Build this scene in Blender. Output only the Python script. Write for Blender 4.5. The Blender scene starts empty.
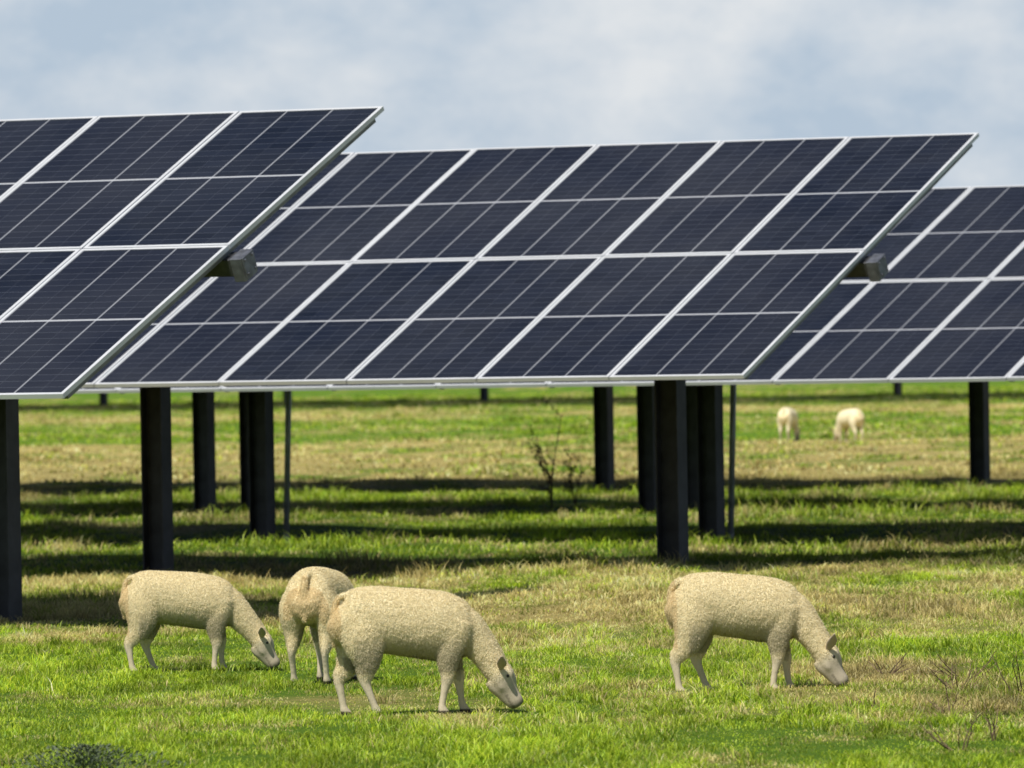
import bpy, bmesh, math, random
import numpy as np
from mathutils import Vector, Matrix, noise as mnoise
random.seed(7); rng=np.random.default_rng(11)
scene=bpy.context.scene
COL=scene.collection
scene.view_settings.view_transform='Standard'
scene.view_settings.look='None'
scene.view_settings.exposure=0

# ------------------------------------------------------------ helpers
def link(o): COL.objects.link(o); return o
def mesh_obj(name,me,parent=None):
    o=bpy.data.objects.new(name,me); link(o)
    if parent: o.parent=parent
    return o
def new_mat(name):
    m=bpy.data.materials.new(name); m.use_nodes=True
    nt=m.node_tree; nt.nodes.clear()
    out=nt.nodes.new('ShaderNodeOutputMaterial')
    return m,nt,out
class NT:
    def __init__(s,nt): s.nt=nt
    def n(s,t,**k):
        x=s.nt.nodes.new(t)
        for a,b in k.items(): setattr(x,a,b)
        return x
    def l(s,a,b): s.nt.links.new(a,b)
    def math(s,op,a,b=None,c=None):
        x=s.n('ShaderNodeMath',operation=op)
        for i,v in enumerate((a,b,c)):
            if v is None: continue
            if isinstance(v,(int,float)): x.inputs[i].default_value=v
            else: s.l(v,x.inputs[i])
        return x.outputs[0]
    def mix(s,f,a,b):
        x=s.n('ShaderNodeMix',data_type='RGBA')
        for i,v in ((0,f),(6,a),(7,b)):
            if isinstance(v,(int,float)): x.inputs[i].default_value=v
            elif isinstance(v,tuple): x.inputs[i].default_value=(*v,1) if len(v)==3 else v
            else: s.l(v,x.inputs[i])
        return x.outputs[2]
    def noise(s,scale,detail=3,vec=None,rough=.5):
        x=s.n('ShaderNodeTexNoise'); x.inputs['Scale'].default_value=scale
        x.inputs['Detail'].default_value=detail; x.inputs['Roughness'].default_value=rough
        if vec is not None: s.l(vec,x.inputs['Vector'])
        return x.outputs[0]
    def mapr(s,v,a,b,c=0.,d=1.):
        x=s.n('ShaderNodeMapRange'); s.l(v,x.inputs[0])
        for i,q in enumerate((a,b,c,d)): x.inputs[i+1].default_value=q
        return x.outputs[0]
    def scale(s,c,k):
        x=s.n('ShaderNodeVectorMath',operation='SCALE'); s.l(c,x.inputs[0]); s.l(k,x.inputs['Scale']); return x.outputs[0]

def simple_mat(name,col,rough=.5,metal=0.,nscale=8,var=.25,bump=0.,bscale=60):
    m,nt,out=new_mat(name); N=NT(nt)
    b=N.n('ShaderNodeBsdfPrincipled')
    tc=N.n('ShaderNodeTexCoord').outputs['Object']
    f=N.noise(nscale,5,tc)
    c2=tuple(c*(1-var) for c in col); c1=tuple(min(1,c*(1+var)) for c in col)
    N.l(N.mix(N.mapr(f,.3,.7),c2,c1),b.inputs['Base Color'])
    b.inputs['Roughness'].default_value=rough; b.inputs['Metallic'].default_value=metal
    if bump:
        bn=N.n('ShaderNodeBump'); bn.inputs['Strength'].default_value=bump
        N.l(N.noise(bscale,4,tc),bn.inputs['Height']); N.l(bn.outputs[0],b.inputs['Normal'])
    N.l(b.outputs[0],out.inputs[0]); return m

# ------------------------------------------------------------ ground functions
HX,HY=.492,.870
def _hash(ix,iy,seed):
    n=(ix.astype(np.int64)*374761393+iy.astype(np.int64)*668265263+seed*1274126177)&0x7fffffff
    n=((n^(n>>13))*1274126177)&0x7fffffff
    n=(n^(n>>16))&0xffff
    return n/65535.0
def vn(x,y,seed=0):
    x=np.asarray(x,float); y=np.asarray(y,float)
    ix=np.floor(x); iy=np.floor(y); fx=x-ix; fy=y-iy
    fx=fx*fx*(3-2*fx); fy=fy*fy*(3-2*fy)
    a=_hash(ix,iy,seed);b=_hash(ix+1,iy,seed);c=_hash(ix,iy+1,seed);d=_hash(ix+1,iy+1,seed)
    return (a*(1-fx)+b*fx)*(1-fy)+(c*(1-fx)+d*fx)*fy
def height(x,y):
    k=np.interp(y,[0,30,44,50,58,70,100,300],[.3,.4,.55,1.0,1.3,1.8,1.4,1.4])
    k2=np.interp(y,[0,50,60,100,300],[1,1,1.3,1.3,1])
    dip=np.interp(y,[0,43,52,62,90,112,400],[0,0,-.06,-.12,-.12,-.03,-.03])
    dip=dip*(1-np.interp(x,[-1.5,1.0],[0,1])*np.interp(y,[0,50,61,66],[0,1,1,0])*.95)
    return dip+k2*.05*(vn(x/3.1,y/4.3,3)-.5)+k*.045*(vn(x/.8,y/1.2,4)-.5)
def bare(x,y):
    return np.clip(np.exp(-(((x-2.15)/.60)**2+((y-40.3)/1.3)**2))+.7*np.exp(-(((x-2.35)/.35)**2+((y-36.8)/1.0)**2)),0,1)
def dryness(x,y):
    q=(x*HX+y*HY)/HY
    base=np.interp(q,[0,36,44,47,50,60,62,70,90,97,104,126,135,142,165,175,190,198,205,260,340,900],
                     [.12,.14,.22,.42,.92,.90,.38,.20,.25,.92,.97,.88,.35,.20,.25,.75,.70,.3,.15,.15,.5,.4])
    base=base-np.clip((x-1.5)/4,0,.5)*np.interp(q,[0,45,52,60,66,400],[0,0,.6,.5,0,0])
    n=.45*vn(x/.9,y/2.4,21)+.4*vn(x/.28,y/.6,22)+.3*vn(x/5,y/7,23)
    d=base+(n-.58)*2.1
    blob=np.exp(-(((x+2.9)/.5)**2+((y-47)/1.5)**2))
    return np.clip(d+.6*blob+.9*bare(x,y),0,1)
def row_shadow_mask(q):  # bands behind each row where table shadow is painted into the turf colour
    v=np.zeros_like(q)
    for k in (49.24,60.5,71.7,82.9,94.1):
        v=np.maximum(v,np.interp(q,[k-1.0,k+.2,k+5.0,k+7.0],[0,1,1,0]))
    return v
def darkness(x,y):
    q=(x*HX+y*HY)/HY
    far_shadow=np.interp(q,[0,196,201,216,222,900],[1,1,.25,.22,1,1])  # shadow line of the distant rows, painted as a dark strip
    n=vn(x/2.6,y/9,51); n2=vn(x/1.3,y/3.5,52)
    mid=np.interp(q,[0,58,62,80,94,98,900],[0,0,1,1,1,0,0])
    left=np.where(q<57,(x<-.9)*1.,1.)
    return far_shadow*(1-.25*mid*np.clip((n-.42)*3,0,1))*(1-.35*bare(x,y))*(1-(.35+.3*n2)*row_shadow_mask(q+1.6*(n2-.5))*left)  # tone factor: painted table shadows, darker patches and bare soil

# ------------------------------------------------------------ ground sheet
def axis_coords(lo,hi,step,far,n):
    core=np.arange(lo,hi+1e-6,step)
    g=np.geomspace(1,far,n)
    return np.concatenate([(lo-g)[::-1],core,hi+g])
xs=axis_coords(-22,22,.3,4000,26); ys=axis_coords(20,240,.5,5000,28)
X,Y=np.meshgrid(xs,ys); Z=height(X,Y)
nx,ny=len(xs),len(ys)
co=np.stack([X.ravel(),Y.ravel(),Z.ravel()],1)
idx=np.arange(nx*ny).reshape(ny,nx)
fc=np.stack([idx[:-1,:-1].ravel(),idx[:-1,1:].ravel(),idx[1:,1:].ravel(),idx[1:,:-1].ravel()],1)
gm=bpy.data.meshes.new('ground')
gm.vertices.add(len(co)); gm.vertices.foreach_set('co',co.ravel())
gm.loops.add(fc.size); gm.loops.foreach_set('vertex_index',fc.ravel().astype(np.int32))
gm.polygons.add(len(fc)); gm.polygons.foreach_set('loop_start',np.arange(0,fc.size,4,dtype=np.int32))
gm.update(calc_edges=True)
gm.polygons.foreach_set('use_smooth',np.ones(len(fc),bool))
at=gm.attributes.new('dry','FLOAT','POINT'); at.data.foreach_set('value',dryness(X.ravel(),Y.ravel()).astype(np.float32))
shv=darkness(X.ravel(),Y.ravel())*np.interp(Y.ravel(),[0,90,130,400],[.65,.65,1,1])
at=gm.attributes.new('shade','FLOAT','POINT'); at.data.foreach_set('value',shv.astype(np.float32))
ground=mesh_obj('ground',gm); ground['kind']='structure'
ground['label']='flat sheep pasture with green and dry yellow grass'
m,nt,out=new_mat('ground_turf'); N=NT(nt)
tc=N.n('ShaderNodeTexCoord').outputs['Object']
a=N.n('ShaderNodeAttribute',attribute_name='dry').outputs['Fac']
sh=N.n('ShaderNodeAttribute',attribute_name='shade').outputs['Fac']
f=N.noise(5,6,tc,.7); f2=N.noise(.35,4,tc)
d=N.math('ADD',a,N.math('MULTIPLY',N.math('SUBTRACT',f,.5),1.0))
d=N.math('ADD',d,N.math('MULTIPLY',N.math('SUBTRACT',f2,.5),.6))
c=N.mix(N.mapr(d,.3,.9),(.11,.20,.016),(.42,.34,.12))
c=N.mix(N.mapr(N.noise(14,4,tc),.62,.75,0,.6),c,(.05,.04,.022))
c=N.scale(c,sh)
b=N.n('ShaderNodeBsdfPrincipled'); N.l(c,b.inputs['Base Color']); b.inputs['Roughness'].default_value=.95
b.inputs['Specular IOR Level'].default_value=.1
bn=N.n('ShaderNodeBump'); bn.inputs['Strength'].default_value=.8; bn.inputs['Distance'].default_value=.05
N.l(N.noise(9,5,tc,.7),bn.inputs['Height']); N.l(bn.outputs[0],b.inputs['Normal'])
N.l(b.outputs[0],out.inputs[0]); gm.materials.append(m)

# ------------------------------------------------------------ grass
def grass_mat():
    m,nt,out=new_mat('grass_blades'); N=NT(nt)
    a=N.n('ShaderNodeAttribute',attribute_name='tint').outputs['Color']
    d=N.n('ShaderNodeBsdfDiffuse'); t=N.n('ShaderNodeBsdfTranslucent')
    N.l(a,d.inputs[0]); N.l(a,t.inputs[0])
    g=N.n('ShaderNodeBsdfGlossy'); g.inputs['Roughness'].default_value=.5; g.inputs[0].default_value=(.8,.85,.7,1)
    ms=N.n('ShaderNodeMixShader'); ms.inputs[0].default_value=.45
    N.l(d.outputs[0],ms.inputs[1]); N.l(t.outputs[0],ms.inputs[2])
    m2=N.n('ShaderNodeMixShader'); m2.inputs[0].default_value=.03
    N.l(ms.outputs[0],m2.inputs[1]); N.l(g.outputs[0],m2.inputs[2])
    N.l(m2.outputs[0],out.inputs[0]); return m
GM=grass_mat()
def build_blades(name,px,py,hh,ww,dry,dark,lean=.85,parent=None):
    n=len(px)
    ang=rng.uniform(0,2*np.pi,n); face=rng.uniform(-.9,.9,n)
    lx=np.cos(ang)*lean*hh*rng.uniform(.2,1.3,n); ly=np.sin(ang)*lean*hh*rng.uniform(.2,1.3,n)
    wx=np.cos(face)*ww*.5; wy=np.sin(face)*ww*.5
    z0=height(px,py)-.006
    P=np.empty((n,5,3))
    P[:,0]=np.stack([px-wx,py-wy,z0],1); P[:,1]=np.stack([px+wx,py+wy,z0],1)
    mx,my,mz=px+lx*.35,py+ly*.35,z0+hh*.6
    P[:,2]=np.stack([mx+wx*.75,my+wy*.75,mz],1); P[:,3]=np.stack([mx-wx*.75,my-wy*.75,mz],1)
    P[:,4]=np.stack([px+lx,py+ly,z0+hh*rng.uniform(.75,1.,n)],1)
    base=(np.arange(n)*5)[:,None]
    L=np.concatenate([base+np.array([0,1,2,3]),base+np.array([3,2,4])],1)
    me=bpy.data.meshes.new(name)
    me.vertices.add(n*5); me.vertices.foreach_set('co',P.ravel())
    me.loops.add(n*7); me.loops.foreach_set('vertex_index',L.ravel().astype(np.int32))
    me.polygons.add(n*2)
    ls=np.stack([np.arange(n)*7,np.arange(n)*7+4],1).ravel().astype(np.int32)
    me.polygons.foreach_set('loop_start',ls)
    me.update(calc_edges=True)
    g1=np.array([.24,.42,.012]);g2=np.array([.60,.71,.040]);y1=np.array([.92,.79,.33]);y2=np.array([.68,.53,.18])
    r=rng.random((n,1)); r2=rng.random((n,1))
    green=g1*(1-r)+g2*r; yel=y1*(1-r)+y2*r
    isdry=(r2[:,0]<np.clip(dry*1.35-.2,0,.96))[:,None]
    c=np.where(isdry,yel,green*(1-dry[:,None]*.3)+yel*dry[:,None]*.3)
    c=c*dark[:,None]*rng.uniform(.75,1.2,(n,1))
    C=np.ones((n,5,4)); C[:,:,:3]=c[:,None,:]
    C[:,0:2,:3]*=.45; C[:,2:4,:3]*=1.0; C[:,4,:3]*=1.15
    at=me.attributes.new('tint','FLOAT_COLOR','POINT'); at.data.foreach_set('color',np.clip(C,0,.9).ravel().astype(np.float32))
    me.materials.append(GM)
    return mesh_obj(name,me,parent)
def field(name,y0,y1,half0,half1,ntuft,per,spread,h0,h1,w,label,clumps=False):
    ty=rng.uniform(y0,y1,ntuft*3); hw=np.interp(ty,[y0,y1],[half0,half1])
    keep=rng.random(len(ty))<hw/max(half0,half1); ty=ty[keep][:ntuft]; hw=hw[keep][:ntuft]
    tx=rng.uniform(-1,1,len(ty))*hw
    if clumps:
        kp=rng.random(len(tx))<np.clip((vn(tx/.9,ty/1.8,61)-.45)*4,.05,1); tx=tx[kp]; ty=ty[kp]
    n=len(ty)
    th=h0+(h1-h0)*rng.random(n)**2
    q=(tx*HX+ty*HY)/HY
    lush=np.interp(q,[0,46,50,56,59,64,66,71,74,80,86,98,110,400],[.9,.9,1.0,.9,1.0,1.1,.8,.8,1.1,.9,.9,.8,.8,.9])
    cl=vn(tx/.30,ty/.7,31)*vn(tx/1.5,ty/2.2,32)
    if clumps: th*=rng.uniform(.6,1.2,n)
    else: th*=lush*(.35+2.9*cl)*(1-.4*bare(tx,ty))*(1-.35*row_shadow_mask(q)*(q>55))
    k=rng.poisson(per,n)
    T=np.repeat(np.arange(n),k)
    px=tx[T]+rng.normal(0,spread,len(T)); py=ty[T]+rng.normal(0,spread,len(T))
    hh=th[T]*rng.uniform(.5,1.1,len(T))
    dry=np.clip(dryness(px,py)+rng.normal(0,.2,n)[T]-(.2 if clumps else 0),0,1)
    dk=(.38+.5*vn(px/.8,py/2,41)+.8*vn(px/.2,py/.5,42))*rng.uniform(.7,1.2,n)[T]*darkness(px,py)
    o=build_blades(name,px,py,hh,w*rng.uniform(.6,1.3,len(T)),dry,dk,lean=.85 if not clumps else 1.0)
    o['kind']='stuff'; o['label']=label
    return o
field('grass',29,49,3.0,4.4,46000,10,.035,.015,.052,.0043,'short grazed green grass with dry yellow blades')
field('grass',29,62,3.0,5.4,7000,26,.030,.05,.10,.0055,'taller tufts of bright green pasture grass',clumps=True)
field('grass',48,62,4.2,5.4,18000,9,.05,.025,.080,.007,'rough green and straw coloured pasture grass')
field('grass',61,100,5.4,8.5,20000,9,.09,.04,.12,.010,'longer green grass tufts under the solar panels')
field('grass',99,240,8.5,18,15000,8,.2,.04,.09,.035,'distant yellowing pasture grass')

# ------------------------------------------------------------ solar arrays
TH=math.radians(29.5)
W,PITCH,MH=1.166,1.174,2.285
MGAP=.012
def glass_mat():
    m,nt,out=new_mat('solar_cells'); N=NT(nt)
    uv=N.n('ShaderNodeUVMap',uv_map='UVMap'); sp=N.n('ShaderNodeSeparateXYZ'); N.l(uv.outputs[0],sp.inputs[0])
    u,v=sp.outputs[0],sp.outputs[1]
    def line(c,k,w):
        fr=N.math('FRACT',N.math('ADD',N.math('MULTIPLY',c,k),.5))
        return N.math('LESS_THAN',N.math('ABSOLUTE',N.math('SUBTRACT',fr,.5)),w*k*.5)
    l6=line(u,6,.0040); l3=line(u,3,.0125); lv=line(v,24,.0016)
    mid=N.math('LESS_THAN',N.math('ABSOLUTE',N.math('SUBTRACT',v,.5)),.0052)
    oi=N.n('ShaderNodeObjectInfo').outputs['Random']
    cu=N.math('FLOOR',N.math('MULTIPLY',u,6)); cv=N.math('FLOOR',N.math('MULTIPLY',v,24))
    cmb=N.n('ShaderNodeCombineXYZ'); N.l(cu,cmb.inputs[0]); N.l(cv,cmb.inputs[1]); N.l(N.math('MULTIPLY',oi,37),cmb.inputs[2])
    wn=N.n('ShaderNodeTexWhiteNoise'); N.l(cmb.outputs[0],wn.inputs[0])
    c=N.mix(wn.outputs[0],(.0040,.0058,.0130),(.0090,.0118,.0225))
    c=N.mix(N.mapr(oi,0,1,0,.6),c,(.014,.015,.024))
    bus=line(u,60,.0011)
    c=N.mix(N.math('MULTIPLY',bus,.05),c,(.25,.26,.3))
    c=N.mix(N.math('MULTIPLY',lv,.22),c,(.3,.32,.36))
    c=N.mix(N.math('MULTIPLY',l6,.06),c,(.35,.37,.42))
    c=N.mix(N.math('MULTIPLY',l3,.55),c,(.40,.41,.44))
    c=N.mix(N.math('MULTIPLY',mid,.75),c,(.50,.51,.54))
    geo=N.n('ShaderNodeNewGeometry').outputs['Position']
    dn=N.mapr(N.noise(.9,5,geo,.6),.35,.75,0,.045)
    c=N.mix(dn,c,(.36,.36,.36))
    b=N.n('ShaderNodeBsdfPrincipled'); N.l(c,b.inputs['Base Color'])
    N.l(N.mapr(N.noise(.7,3,geo),.3,.7,.10,.25),b.inputs['Roughness'])
    b.inputs['Specular IOR Level'].default_value=.14
    N.l(b.outputs[0],out.inputs[0]); return m
GL=glass_mat()
FR=simple_mat('aluminium_frame',(.64,.65,.67),.4,.15,4,.06)
GALV=simple_mat('galvanised_steel',(.20,.205,.215),.5,.3,9,.2,.1)
STRUT=simple_mat('pale_galvanised_strut',(.36,.37,.40),.5,.3,9,.2,.1)
DARK=simple_mat('weathered_steel_post',(.040,.040,.044),.6,.3,5,.5,.2)
BRK=simple_mat('dark_bracket_steel',(.07,.072,.082),.5,.5,12,.35,.1)
CAP=simple_mat('tube_cap_steel',(.14,.148,.175),.45,.4,14,.4)
def box_into(bm,cx,cy,cz,sx,sy,sz,bev=0):
    r=bmesh.ops.create_cube(bm,size=1)
    for v in r['verts']: v.co=Vector((v.co.x*sx+cx,v.co.y*sy+cy,v.co.z*sz+cz))
    if bev:
        es=list({e for v in r['verts'] for e in v.link_edges})
        bmesh.ops.bevel(bm,geom=es,offset=bev,segments=1,affect='EDGES')
def bm_mesh(name,bm,mat,smooth=False):
    bmesh.ops.recalc_face_normals(bm,faces=bm.faces)
    me=bpy.data.meshes.new(name); bm.to_mesh(me); bm.free()
    if mat: me.materials.append(mat)
    if smooth:
        for p in me.polygons: p.use_smooth=True
    return me
FW=.026
bm=bmesh.new()
gw,gh=W/2-FW+.002,MH/2-FW+.002
box_into(bm,0,0,-.008,gw*2,gh*2,.008)
uvl=bm.loops.layers.uv.new('UVMap')
for f in bm.faces:
    for l in f.loops: l[uvl].uv=((l.vert.co.x/gw+1)/2,(l.vert.co.y/gh+1)/2)
ME_GLASS=bm_mesh('solar_panel',bm,GL)
bm=bmesh.new()
def ring(bm,ox,oy,w,z0,z1):
    vs=[]
    for z in (z0,z1):
        for (ax,ay) in ((ox,oy),(ox-w,oy-w)):
            vs.append([bm.verts.new((sx*ax,sy*ay,z)) for sx,sy in ((-1,-1),(1,-1),(1,1),(-1,1))])
    ob,ib,ot,it=vs
    for i in range(4):
        j=(i+1)%4
        bm.faces.new((ob[i],ob[j],ot[j],ot[i])); bm.faces.new((ib[j],ib[i],it[i],it[j]))
        bm.faces.new((ot[i],ot[j],it[j],it[i])); bm.faces.new((ob[j],ob[i],ib[i],ib[j]))
ring(bm,W/2,MH/2,FW,-.032,0)
ME_FRAME=bm_mesh('frame',bm,FR)
def post_mesh(h):
    bm=bmesh.new()
    box_into(bm,-.094,0,h/2-.15,.014,.16,h+.3)
    box_into(bm,.094,0,h/2-.15,.014,.16,h+.3)
    box_into(bm,0,0,h/2-.15,.174,.012,h+.3)
    return bm_mesh('post',bm,DARK)
def bracket_mesh():
    bm=bmesh.new()
    box_into(bm,0,0,-.10,.26,.24,.02,.003)
    box_into(bm,0,-.10,0,.10,.02,.22,.003); box_into(bm,0,.10,0,.10,.02,.22,.003)
    box_into(bm,0,0,.11,.12,.24,.02,.003)
    for s in (-1,1):
        box_into(bm,s*.09,0,-.16,.02,.2,.1,.003)
    return bm_mesh('bearing_bracket',bm,BRK)
ME_BR=bracket_mesh()
def rail_mesh(L):
    bm=bmesh.new()
    box_into(bm,0,0,0,.05,L,.008); box_into(bm,0,0,-.036,.05,L,.008); box_into(bm,.020,0,-.018,.008,L,.026)
    return bm_mesh('rail',bm,GALV)
ME_RAIL=rail_mesh(4.40)
def solar_array(ex,ey,zc,T,t0,ncol,posts,label,detail=True,conduit=()):
    e=bpy.data.objects.new('solar_array',None); link(e)
    e.location=(ex,ey,0); e.rotation_euler=(0,0,-TH); e.empty_display_size=.5
    e['label']=label; e['category']='solar panel'; e['group']='rows of tilted solar panels in the pasture'
    ct,st=math.cos(T),math.sin(T)
    def place(o,x,c,nrm,rot=True):
        o.parent=e; o.location=(x,c*ct-nrm*st,zc+c*st+nrm*ct)
        if rot: o.rotation_euler=(T,0,0)
    for i in range(ncol):
        x=-(t0+PITCH*(i+.5))
        for s in (-1,1):
            p=bpy.data.objects.new('solar_panel',ME_GLASS); link(p)
            place(p,x+random.uniform(-.001,.001),s*(MH+MGAP)/2,random.uniform(-.002,.002))
            if detail:
                fr=bpy.data.objects.new('frame',ME_FRAME); link(fr); fr.parent=p
    if detail:
        for i in range(ncol+1):
            x=-(t0+PITCH*i)
            if i==0: x-=.060
            if i==ncol: x+=.060
            r=bpy.data.objects.new('rail',ME_RAIL); link(r); place(r,x,0,-.040)
    L=PITCH*ncol
    bm=bmesh.new(); box_into(bm,-(t0+L/2)+.01,0,0,L+.18,.13,.13,.008)
    tb=mesh_obj('torque_tube',bm_mesh('torque_tube',bm,BRK)); place(tb,0,0,-.145)
    bm=bmesh.new(); box_into(bm,0,0,0,.012,.15,.15,.003); box_into(bm,-.05,0,-.01,.09,.165,.17,.004)
    for sy,sz in ((-.05,-.05),(.05,-.05),(.05,.05),(-.05,.05)): box_into(bm,.010,sy,sz,.010,.018,.018,.002)
    cp=mesh_obj('tube_end_cap',bm_mesh('tube_end_cap',bm,CAP)); place(cp,-t0+.12,0,-.145)
    ph=zc-.35
    pm=post_mesh(ph)
    for t in posts:
        p=bpy.data.objects.new('post',pm); link(p); p.parent=e; p.location=(-t,.075,0)
        b=bpy.data.objects.new('bearing_bracket',ME_BR); link(b); place(b,-t,0,-.145)
    for t in conduit:
        bm=bmesh.new()
        r=bmesh.ops.create_cone(bm,segments=10,radius1=.03,radius2=.03,depth=ph+.3,cap_ends=True)
        c=mesh_obj('support_strut',bm_mesh('support_strut',bm,STRUT,True)); c.parent=e; c.location=(-t,.30,ph/2-.08); c.rotation_euler=(0,math.radians(2.2),0)
    return e
R=math.radians
solar_array(-1.88,50.3,2.485,R(25),0,8,[1.91,6.7],'dark blue tilted solar panel table on steel posts beside the sheep')
solar_array(2.79,58.9,2.467,R(24.6),0,10,[1.80,6.65],'long tilted blue solar panel table in white frames above rough grass')
solar_array(7.48,67.45,2.29,R(23.1),0,15,[1.69,6.50,11.46],'lower solar panel table partly hidden by another table',conduit=(6.38,11.29))
solar_array(12.39,75.9,2.40,R(24),6,16,[7.7,12.03,12.57,17.68,18.3],'shaded solar panel table on dark posts over long grass')
solar_array(17.2,84.4,2.40,R(24),8,18,[13.3,18.5],'shaded solar panel table on dark posts over long grass')
solar_array(20,205,2.40,R(24),0,38,[4,10.6,17.3,23.95,30.6,37],'distant solar panel row beyond the grazing sheep',detail=False)

# ------------------------------------------------------------ sheep
def catmull(P,sub):
    P=[np.array(p,float) for p in P]; Q=[P[0]*2-P[1]]+P+[P[-1]*2-P[-2]]; o=[]
    for i in range(1,len(Q)-2):
        for k in range(sub):
            t=k/sub; a,b,c,d=Q[i-1],Q[i],Q[i+1],Q[i+2]
            o.append(.5*((2*b)+(-a+c)*t+(2*a-5*b+4*c-d)*t*t+(-a+3*b-3*c+d)*t**3))
    o.append(P[-1]); return o
def tube(bm,pts,ref=(0,1,0),sub=5,seg=18):
    pts=[p if len(p)==5 else (*p,p[3]) for p in pts]
    D=catmull(pts,sub); rings=[]; ref=Vector(ref)
    for i,p in enumerate(D):
        a=D[max(0,i-1)];b=D[min(len(D)-1,i+1)]
        t=Vector((b[:3]-a[:3])).normalized()
        nn=t.cross(ref).normalized(); lat=nn.cross(t).normalized()
        c=Vector(p[:3]); rl,ri=max(.003,p[3]),max(.003,p[4])
        rings.append([bm.verts.new(c+lat*rl*math.cos(2*math.pi*k/seg)+nn*ri*math.sin(2*math.pi*k/seg)) for k in range(seg)])
    for r0,r1 in zip(rings[:-1],rings[1:]):
        for k in range(seg): bm.faces.new((r0[k],r0[(k+1)%seg],r1[(k+1)%seg],r1[k]))
    bm.faces.new(rings[0][::-1]); bm.faces.new(rings[-1])
def sheep_mat():
    m,nt,out=new_mat('sheep_fleece'); N=NT(nt)
    tc=N.n('ShaderNodeTexCoord').outputs['Object']
    at=N.n('ShaderNodeAttribute',attribute_name='coat').outputs['Color']
    f=N.noise(70,4,tc,.65); f2=N.noise(7,4,tc)
    k=N.math('ADD',N.mapr(f,.3,.7,.92,1.05),N.mapr(f2,.3,.7,-.08,.08))
    b=N.n('ShaderNodeBsdfPrincipled'); N.l(N.scale(at,k),b.inputs['Base Color'])
    b.inputs['Roughness'].default_value=.95; b.inputs['Specular IOR Level'].default_value=.08
    bn=N.n('ShaderNodeBump'); bn.inputs['Strength'].default_value=.35; bn.inputs['Distance'].default_value=.004
    N.l(N.noise(130,4,tc,.7),bn.inputs['Height']); N.l(bn.outputs[0],b.inputs['Normal'])
    N.l(b.outputs[0],out.inputs[0]); return m
SM=sheep_mat()
def wool_mat():
    m,nt,out=new_mat('wool_fibres'); N=NT(nt)
    at=N.n('ShaderNodeAttribute',attribute_name='coat').outputs['Color']
    d=N.n('ShaderNodeBsdfDiffuse'); t=N.n('ShaderNodeBsdfTranslucent'); N.l(at,d.inputs[0]); N.l(at,t.inputs[0])
    ms=N.n('ShaderNodeMixShader'); ms.inputs[0].default_value=.35
    N.l(d.outputs[0],ms.inputs[1]); N.l(t.outputs[0],ms.inputs[2]); N.l(ms.outputs[0],out.inputs[0]); return m
WM=wool_mat()
EYE=simple_mat('sheep_eye',(.012,.008,.006),.25,0,5,.1)
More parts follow.
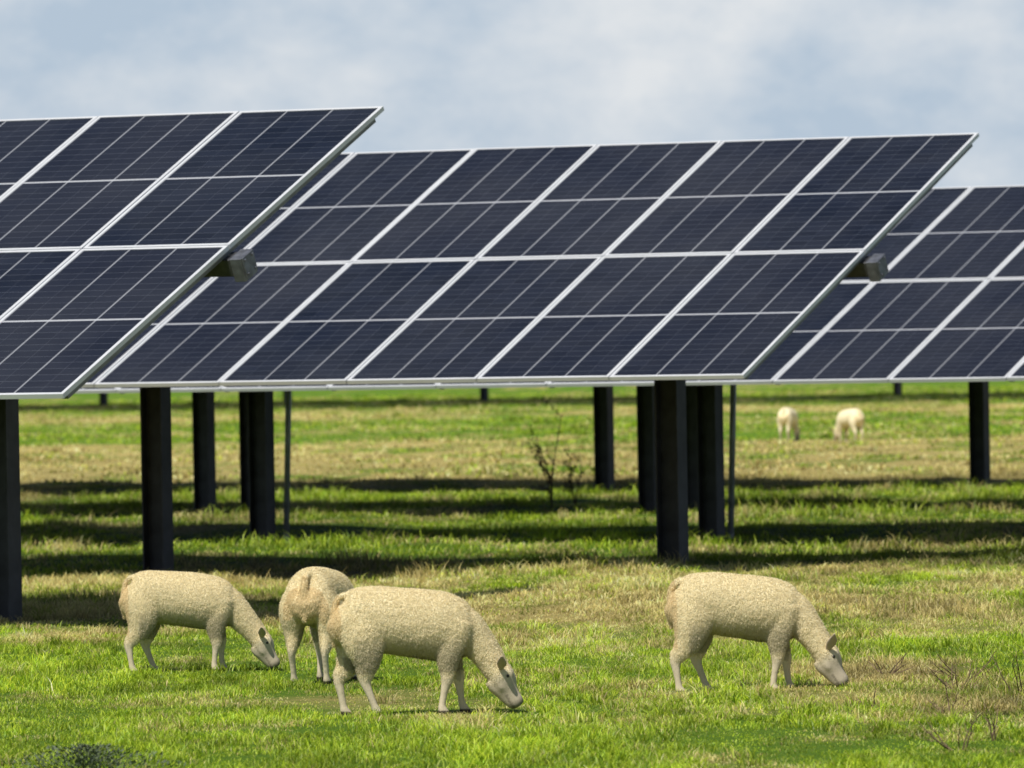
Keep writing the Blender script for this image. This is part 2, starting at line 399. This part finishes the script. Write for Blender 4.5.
def make_sheep(name,loc,yaw,scale,label,hind=(0,0),front=(0,0),neck=None,headyaw=-.12,fat=1.,seed=0,eyes=True,ear=.02,wide=1.):
    bm=bmesh.new()
    def sec(x,top,bot,lat): return (x,0,(top+bot)/2,lat*fat,(top-bot)/2)
    tube(bm,[sec(.0,.560,.45,.058),sec(.016,.592,.40,.096),sec(.055,.616,.350,.120),sec(.13,.634,.328,.130),
             sec(.23,.634,.318,.134),sec(.34,.626,.300,.138),sec(.45,.614,.282,.136),sec(.53,.598,.270,.126),
             sec(.60,.570,.272,.108),sec(.65,.532,.296,.083),sec(.688,.49,.340,.050)],sub=4,seg=24)
    nk=neck or [(.53,.455),(.620,.430),(.695,.355),(.752,.280),(.790,.215)]
    rad=[(.090,.130),(.076,.105),(.060,.084),(.053,.071),(.052,.063)]
    tube(bm,[(p[0],headyaw*max(0,(p[0]-.56))*.6,p[1],r[0],r[1]) for p,r in zip(nk,rad)],sub=5,seg=20)
    hx,hz=nk[-1]; hy=headyaw*max(0,hx-.56)*.6
    dd=Vector((.120,0,-.195)).normalized()
    fwd=Vector((-dd.z,0,dd.x))
    hyv=headyaw*.3
    S_=.87
    def hp(s,off=0.,lat=0.):
        p=Vector((hx,hy,hz))+dd*s*S_+fwd*off; p.y+=lat+hyv*s; return p
    H=[(-.045,-.012,.038,.040),(-.02,-.004,.052,.056),(.02,.002,.060,.066),(.06,-.002,.058,.067),(.10,-.010,.048,.060),(.14,-.012,.040,.051),
       (.175,-.010,.038,.046),(.205,-.008,.037,.043),(.225,-.008,.030,.034),(.232,-.008,.016,.020)]
    tube(bm,[(*hp(s,o),rl,ri) for s,o,rl,ri in H],sub=4,seg=18)
    tube(bm,[(*hp(.03,-.056),.034,.025),(*hp(.07,-.062),.032,.023),(*hp(.12,-.052),.026,.019),(*hp(.19,-.040),.023,.016),(*hp(.215,-.032),.016,.012)],sub=3,seg=12)
    for sgn in (-1,1):
        tube(bm,[(*hp(.0,.034,sgn*.026),.015,.013),(*hp(.035,.045,sgn*.040),.018,.015),(*hp(.075,.036,sgn*.034),.013,.011)],sub=3,seg=10)
        tube(bm,[(*hp(.05,-.02,sgn*.038),.018,.026),(*hp(.085,-.026,sgn*.038),.016,.022),(*hp(.12,-.024,sgn*.030),.010,.014)],sub=3,seg=10)
    for sgn,fx in zip((-1,1),hind):
        y=sgn*.072*wide
        tube(bm,[(.115,sgn*.058,.50,.068,.106),(.110+fx*.1,y,.42,.070,.108),(.108+fx*.25,y*1.04,.35,.062,.098),(.094+fx*.42,y*1.03,.285,.048,.073),
                 (.068+fx*.6,y,.235,.034,.050),(.046+fx*.74,y,.200,.025,.039),(.040+fx*.8,y,.172,.0195,.028),(.050+fx*.88,y,.12,.0175,.0200),(.062+fx*.97,y,.062,.0168,.0188),(.066+fx,y,.042,.021,.023),(.080+fx,y,.016,.023,.028),(.085+fx,y,-.008,.023,.030)],sub=4,seg=14)
    for sgn,fx in zip((-1,1),front):
        y=sgn*.066*wide
        tube(bm,[(.572,sgn*.060,.46,.056,.10),(.560,y*1.0,.38,.053,.086),(.556+fx*.2,y*1.0,.30,.044,.063),(.564+fx*.4,y*.97,.235,.033,.044),
                 (.573+fx*.6,y*.95,.18,.0265,.032),(.569+fx*.75,y*.93,.13,.0180,.0205),(.567+fx*.95,y*.93,.060,.0168,.0182),(.571+fx,y*.93,.040,.021,.023),(.581+fx,y*.93,.015,.023,.028),(.586+fx,y*.93,-.008,.023,.029)],sub=4,seg=14)
    tube(bm,[(.075,0,.605,.022,.012),(.035,0,.597,.022,.013),(.008,0,.570,.021,.013),(-.004,0,.53,.020,.012),(-.011,0,.47,.018,.011),(-.008,0,.41,.017,.011),(-.002,0,.35,.013,.010)],sub=3,seg=12)
    me=bm_mesh('tmp',bm,None)
    tmp=mesh_obj('tmp',me)
    r=tmp.modifiers.new('r','REMESH'); r.mode='VOXEL'; r.voxel_size=.0078
    s=tmp.modifiers.new('s','SMOOTH'); s.factor=.5; s.iterations=7
    dg=bpy.context.evaluated_depsgraph_get()
    me2=bpy.data.meshes.new_from_object(tmp.evaluated_get(dg))
    bpy.data.objects.remove(tmp)
    bm=bmesh.new(); bm.from_mesh(me2)
    ncore=len(bm.verts)
    for sgn in (-1,1):
        b0=hp(-.004,.014,sgn*.044)
        e_=ear
        def ep(l,back,up): return (b0.x-back*dd.x+up*fwd.x,b0.y+sgn*l,b0.z-back*dd.z+up*fwd.z)
        pts=[(*ep(0,0,0),.010,.010),(*ep(.018,.010,.3*e_),.017,.008),(*ep(.042,.022,.65*e_),.024,.007),(*ep(.066,.036,e_),.021,.006),(*ep(.090,.052,1.25*e_),.011,.005),(*ep(.102,.062,1.4*e_),.003,.003)]
        tube(bm,pts,ref=tuple(dd*.7+fwd*.7),sub=3,seg=12)
    bmesh.ops.recalc_face_normals(bm,faces=bm.faces)
    bm.normal_update()
    cols=[]; wls=[]
    wool=np.array([.82,.725,.485]); face=np.array([.52,.445,.325]); legc=np.array([.66,.565,.40]); hoof=np.array([.05,.04,.03])
    off=Vector((seed*3.1,seed*1.7,0))
    hp0=hp(.0)
    for i,v in enumerate(bm.verts):
        p=v.co
        hs=(p-hp0).dot(dd)/S_; ho=(p-hp0).dot(fwd)
        inhead=(hs>-.03 and p.x>.70) or i>=ncore
        isleg=p.z<.235 and p.x<.70
        wl=1.
        if inhead: wl=max(0,min(1,(.07-hs)/.08)) if i<ncore else 0.
        elif isleg: wl=max(0,(p.z-.15)/.08)
        wl=min(1,wl)
        nz=mnoise.noise((p+off)*30)*.0016+mnoise.noise((p+off)*75)*.0010+mnoise.noise((p+off)*8)*.004
        c=wool*wl+(face if inhead else legc)*(1-wl)
        if inhead and i<ncore:
            c=c*(1-.12*min(1,max(0,(hs-.08)/.06)))*(1-.5*min(1,max(0,(hs-.185)/.03)))
            if hs>.13 and abs(ho+.032)<.006: c=c*.6
        if i>=ncore: c=np.array([.46,.37,.28])
        if p.z<.030 and not inhead: c=hoof
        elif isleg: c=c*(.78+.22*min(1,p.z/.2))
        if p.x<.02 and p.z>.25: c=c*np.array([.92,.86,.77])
        if p.z<.40 and p.z>.22 and .08<p.x<.66: c=c*(1-.32*min(1,(.40-p.z)/.10))  # belly shade painted into the coat colour
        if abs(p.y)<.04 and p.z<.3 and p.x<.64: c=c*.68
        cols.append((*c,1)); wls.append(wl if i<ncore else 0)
        if wl>0 and i<ncore: v.co=p+v.normal*nz*wl
    bm.normal_update()
    me3=bpy.data.meshes.new(name); bm.to_mesh(me3); bm.free()
    cols=np.array(cols,np.float32); wls=np.array(wls)
    a=me3.attributes.new('coat','FLOAT_COLOR','POINT'); a.data.foreach_set('color',cols.ravel())
    for p in me3.polygons: p.use_smooth=True
    me3.materials.append(SM)
    o=mesh_obj(name,me3)
    z=float(height(np.array([loc[0]]),np.array([loc[1]]))[0])
    o.location=(loc[0],loc[1],z-.014); o.rotation_euler=(0,0,yaw); o.scale=(scale,)*3
    o['label']=label; o['category']='sheep'; o['group']='sheep grazing beside the solar panels'
    if eyes:
        for sgn in (-1,1):
            bm=bmesh.new(); bmesh.ops.create_uvsphere(bm,u_segments=12,v_segments=8,radius=.0085)
            e=mesh_obj('eye',bm_mesh('eye',bm,EYE,True)); e.parent=o; e.location=hp(.048,.024,sgn*.052)
        me3.calc_loop_triangles(); nt_=len(me3.loop_triangles)
        tv=np.empty(nt_*3,np.int32); me3.loop_triangles.foreach_get('vertices',tv); tv=tv.reshape(-1,3)
        vc=np.empty(len(me3.vertices)*3,np.float32); me3.vertices.foreach_get('co',vc); vc=vc.reshape(-1,3)
        A,B,C=vc[tv[:,0]],vc[tv[:,1]],vc[tv[:,2]]
        cr=np.cross(B-A,C-A); ar=np.linalg.norm(cr,axis=1); nn=cr/np.maximum(ar,1e-9)[:,None]
        wt=ar*(.08+.92*wls[tv].mean(1)); wt[(tv>=ncore).any(1)]=0; wt/=wt.sum()
        M=110000; ti=rng.choice(nt_,M,p=wt)
        u=rng.random((M,1)); v=rng.random((M,1)); fl=(u+v)>1; u=np.where(fl,1-u,u); v=np.where(fl,1-v,v)
        P0=A[ti]+(B-A)[ti]*u+(C-A)[ti]*v
        w_=wls[tv[ti]].mean(1)[:,None]; n0=nn[ti]
        Ln=(.003+.009*w_)*rng.uniform(.4,1.3,(M,1))
        tg=rng.normal(0,1,(M,3))+np.array([-.2,0,-.6]); tg-=n0*(tg*n0).sum(1)[:,None]; tg/=np.linalg.norm(tg,axis=1)[:,None]
        d=tg+n0*rng.uniform(.2,1.0,(M,1)); d/=np.linalg.norm(d,axis=1)[:,None]
        sd_=np.cross(n0,d); sd_/=np.linalg.norm(sd_,axis=1)[:,None]
        wd=.0016
        Pv=np.stack([P0-sd_*wd-n0*.0006,P0+d*Ln,P0+sd_*wd-n0*.0006],1).astype(np.float32)
        gn=np.cross(Pv[:,1]-Pv[:,0],Pv[:,2]-Pv[:,0]); bad=(gn*n0).sum(1)<0
        Pv[bad]=Pv[bad][:,::-1]
        wm=bpy.data.meshes.new('fleece'); wm.vertices.add(M*3); wm.vertices.foreach_set('co',Pv.ravel())
        wm.loops.add(M*3); wm.loops.foreach_set('vertex_index',np.arange(M*3,dtype=np.int32))
        wm.polygons.add(M); wm.polygons.foreach_set('loop_start',np.arange(0,M*3,3,dtype=np.int32)); wm.update(calc_edges=True)
        cc=cols[tv[ti]].mean(1)*rng.uniform(.95,1.12,(M,1)); cc=np.repeat(cc[:,None,:],3,1); cc[...,3]=1
        aa=wm.attributes.new('coat','FLOAT_COLOR','POINT'); aa.data.foreach_set('color',np.clip(cc,0,.88).astype(np.float32).ravel())
        wm.materials.append(WM); mesh_obj('fleece',wm,o)
    return o
make_sheep('sheep',(-.88,36.4),R(8),1.0,'cream shorn sheep grazing with head down, legs staggered',
           hind=(.12,-.02),front=(-.06,.06),seed=1)
make_sheep('sheep',(.80,38.6),R(5),.99,'cream shorn sheep grazing alone with its ear pricked',
           hind=(-.04,.12),front=(-.05,.05),seed=2,headyaw=-.35,ear=.05)
make_sheep('sheep',(-2.18,41.8),R(6),.91,'smaller cream sheep grazing with neck stretched forward',
           hind=(-.03,.11),front=(-.03,.03),
           neck=[(.53,.455),(.630,.420),(.715,.338),(.780,.265),(.822,.207)],seed=3)
make_sheep('sheep',(-1.13,40.1),R(75),1.0,'cream sheep seen from behind, grazing, rump turned outward',
           hind=(0,.04),front=(.04,-.02),fat=1.0,seed=4,wide=1.35)
make_sheep('sheep',(4.60,127.5),R(72),.94,'distant pale sheep grazing in yellow grass',seed=5,eyes=False)
make_sheep('sheep',(5.88,127.0),R(120),.94,'distant pale sheep grazing in yellow grass, head turned down',seed=6,eyes=False)

# ------------------------------------------------------------ plants
STK=simple_mat('dry_stalk',(.16,.11,.06),.9,0,10,.4)
DOCK=simple_mat('brown_dock_seed',(.055,.038,.025),.9,0,20,.4)
LEAF=simple_mat('dark_weed_leaf',(.085,.11,.06),.7,0,12,.5)
def stalk_plant(name,x,y,h,n,lean,mat,seeds,label,category,low=False,r0=.0035):
    bm=bmesh.new(); rr=random.Random(int(x*100+y))
    def seg(a,b,r0,r1):
        d=(b-a)
        if d.length<1e-4: return
        q=d.to_track_quat('Z','Y').to_matrix()
        A=[bm.verts.new(a+q@Vector((r0*math.cos(k*2.094),r0*math.sin(k*2.094),0))) for k in range(3)]
        B=[bm.verts.new(b+q@Vector((r1*math.cos(k*2.094),r1*math.sin(k*2.094),0))) for k in range(3)]
        for k in range(3): bm.faces.new((A[k],A[(k+1)%3],B[(k+1)%3],B[k]))
    def branch(p,d,L,r,dep):
        steps=6
        for i in range(steps):
            d=(d+Vector((rr.uniform(-.2,.2),rr.uniform(-.2,.2),rr.uniform(-.12,.14)))).normalized()
            q=p+d*L/steps; seg(p,q,r,r*.85); r*=.85; p=q
            if dep>0 and i>0 and rr.random()<.75:
                bd=(d+Vector((rr.uniform(-1,1),rr.uniform(-1,1),rr.uniform(-.1,.5)))).normalized()
                branch(p,bd,L*rr.uniform(.15,.3),r*.7,dep-1)
            if seeds and (i>=2 or dep==0):
                for _ in range(seeds):
                    c=p+Vector([rr.uniform(-1,1)*.020 for _ in range(3)])
                    v=[bm.verts.new(c+Vector([rr.uniform(-1,1)*.018 for _ in range(3)])) for _ in range(3)]
                    bm.faces.new(v)
    for i in range(n):
        b=Vector((rr.uniform(-.006,.006),rr.uniform(-.006,.006),-.03))
        d=Vector((rr.uniform(-lean,lean),rr.uniform(-lean,lean),.3 if low else 1)).normalized()
        branch(b,d,h*rr.uniform(.6,1),r0 if not seeds else .010,2 if not seeds else 1)
    o=mesh_obj(name,bm_mesh(name,bm,mat))
    o.location=(x,y,float(height(np.array([x]),np.array([y]))[0]))
    o['label']=label; o['category']=category
    return o
stalk_plant('dock_weed',.42,84,1.10,4,.2,DOCK,5,'tall brown dock weed gone to seed in long grass','weed')
stalk_plant('dock_weed',.70,86,.80,3,.15,DOCK,5,'tall brown dock weed gone to seed in long grass','weed')
for x,y,h,n in ((1.98,40.2,.21,7),(2.35,39.2,.25,8),(2.52,37.5,.29,8),(2.1,36.2,.21,5),(1.92,32.6,.26,6),(2.12,33.4,.22,5),(1.75,36.8,.15,5),(2.25,38.2,.22,7)):
    stalk_plant('dead_stalk',x,y,h,n,.4,STK,0,'dry brown leafless twigs sticking out of the grass','dead plant',low=True,r0=.0056)
bm=bmesh.new(); rr=random.Random(5)
for i in range(2600):
    a=rr.uniform(0,6.283); r=abs(rr.gauss(0,.16)); zc=rr.uniform(0,.12)*max(.1,1-(r/.40)**2)
    c=Vector((r*math.cos(a)*1.3,r*math.sin(a),zc)); L=rr.uniform(.010,.030)
    d=Vector((math.cos(a)+rr.uniform(-.8,.8),math.sin(a)+rr.uniform(-.8,.8),rr.uniform(0,1.2))).normalized()
    s=d.cross(Vector((rr.uniform(-1,1),rr.uniform(-1,1),1))).normalized()*L*.15
    v=[bm.verts.new(c),bm.verts.new(c+d*L*.5+s),bm.verts.new(c+d*L),bm.verts.new(c+d*L*.5-s)]
    bm.faces.new(v)
wc=mesh_obj('leafy_weed',bm_mesh('leafy_weed',bm,LEAF)); wc.location=(-1.86,32.3,-.01)
wc['label']='low dark green leafy weed clump in short grass'; wc['category']='weed'

# ------------------------------------------------------------ light & sky
elev=math.radians(56); az=Vector((-.50,-.866,0)).normalized()
sd=az*math.cos(elev)+Vector((0,0,math.sin(elev)))
sl=bpy.data.lights.new('sun','SUN'); sl.energy=5.0; sl.angle=math.radians(.53); sl.color=(1,.96,.88)
so=link(bpy.data.objects.new('sun',sl)); so.rotation_euler=(-sd).to_track_quat('-Z','Y').to_euler(); so.location=(0,0,30)
w=bpy.data.worlds.new('World'); scene.world=w; w.use_nodes=True
nt=w.node_tree; nt.nodes.clear(); N=NT(nt)
sky=N.n('ShaderNodeTexSky',sky_type='NISHITA'); sky.sun_disc=False; sky.sun_elevation=elev
sky.sun_rotation=math.atan2(az.x,az.y)%(2*math.pi); sky.dust_density=1.0
tc=N.n('ShaderNodeTexCoord').outputs['Generated']
sp=N.n('ShaderNodeSeparateXYZ'); N.l(tc,sp.inputs[0])
mp=N.n('ShaderNodeMapping'); N.l(tc,mp.inputs[0]); mp.inputs['Scale'].default_value=(1,1,1.6)
n1=N.noise(38,7,mp.outputs[0],.6); n2=N.noise(12,3,mp.outputs[0])
cl=N.math('ADD',N.math('MULTIPLY',n1,.65),N.math('MULTIPLY',n2,.35))
vm=N.n('ShaderNodeVectorMath',operation='DISTANCE'); N.l(tc,vm.inputs[0]); vm.inputs[1].default_value=(.020,.9988,.043)
cl=N.math('ADD',cl,N.mapr(vm.outputs['Value'],0,.028,.09,0))
ccol=N.mix(N.mapr(cl,.44,.68),(6.3,7.7,9.3),(10.4,10.8,11.2))
band=N.mapr(sp.outputs[2],.07,.18,.97,.04)
fin=N.mix(band,sky.outputs[0],ccol)
bg=N.n('ShaderNodeBackground'); bg.inputs[1].default_value=.073; N.l(fin,bg.inputs[0])
wo=N.n('ShaderNodeOutputWorld'); N.l(bg.outputs[0],wo.inputs[0])

# ------------------------------------------------------------ camera
cam=bpy.data.cameras.new('camera'); cam.lens=7500/1024*36; cam.sensor_width=36; cam.clip_start=.5; cam.clip_end=12000
cam.dof.use_dof=True; cam.dof.focus_distance=41; cam.dof.aperture_fstop=7.5
co_=link(bpy.data.objects.new('camera',cam)); co_.location=(0,0,1.84)
co_.rotation_euler=(Matrix.Rotation(math.radians(90-.367),3,'X')@Matrix.Rotation(math.radians(-1.0),3,'Z')).to_euler()
scene.camera=co_
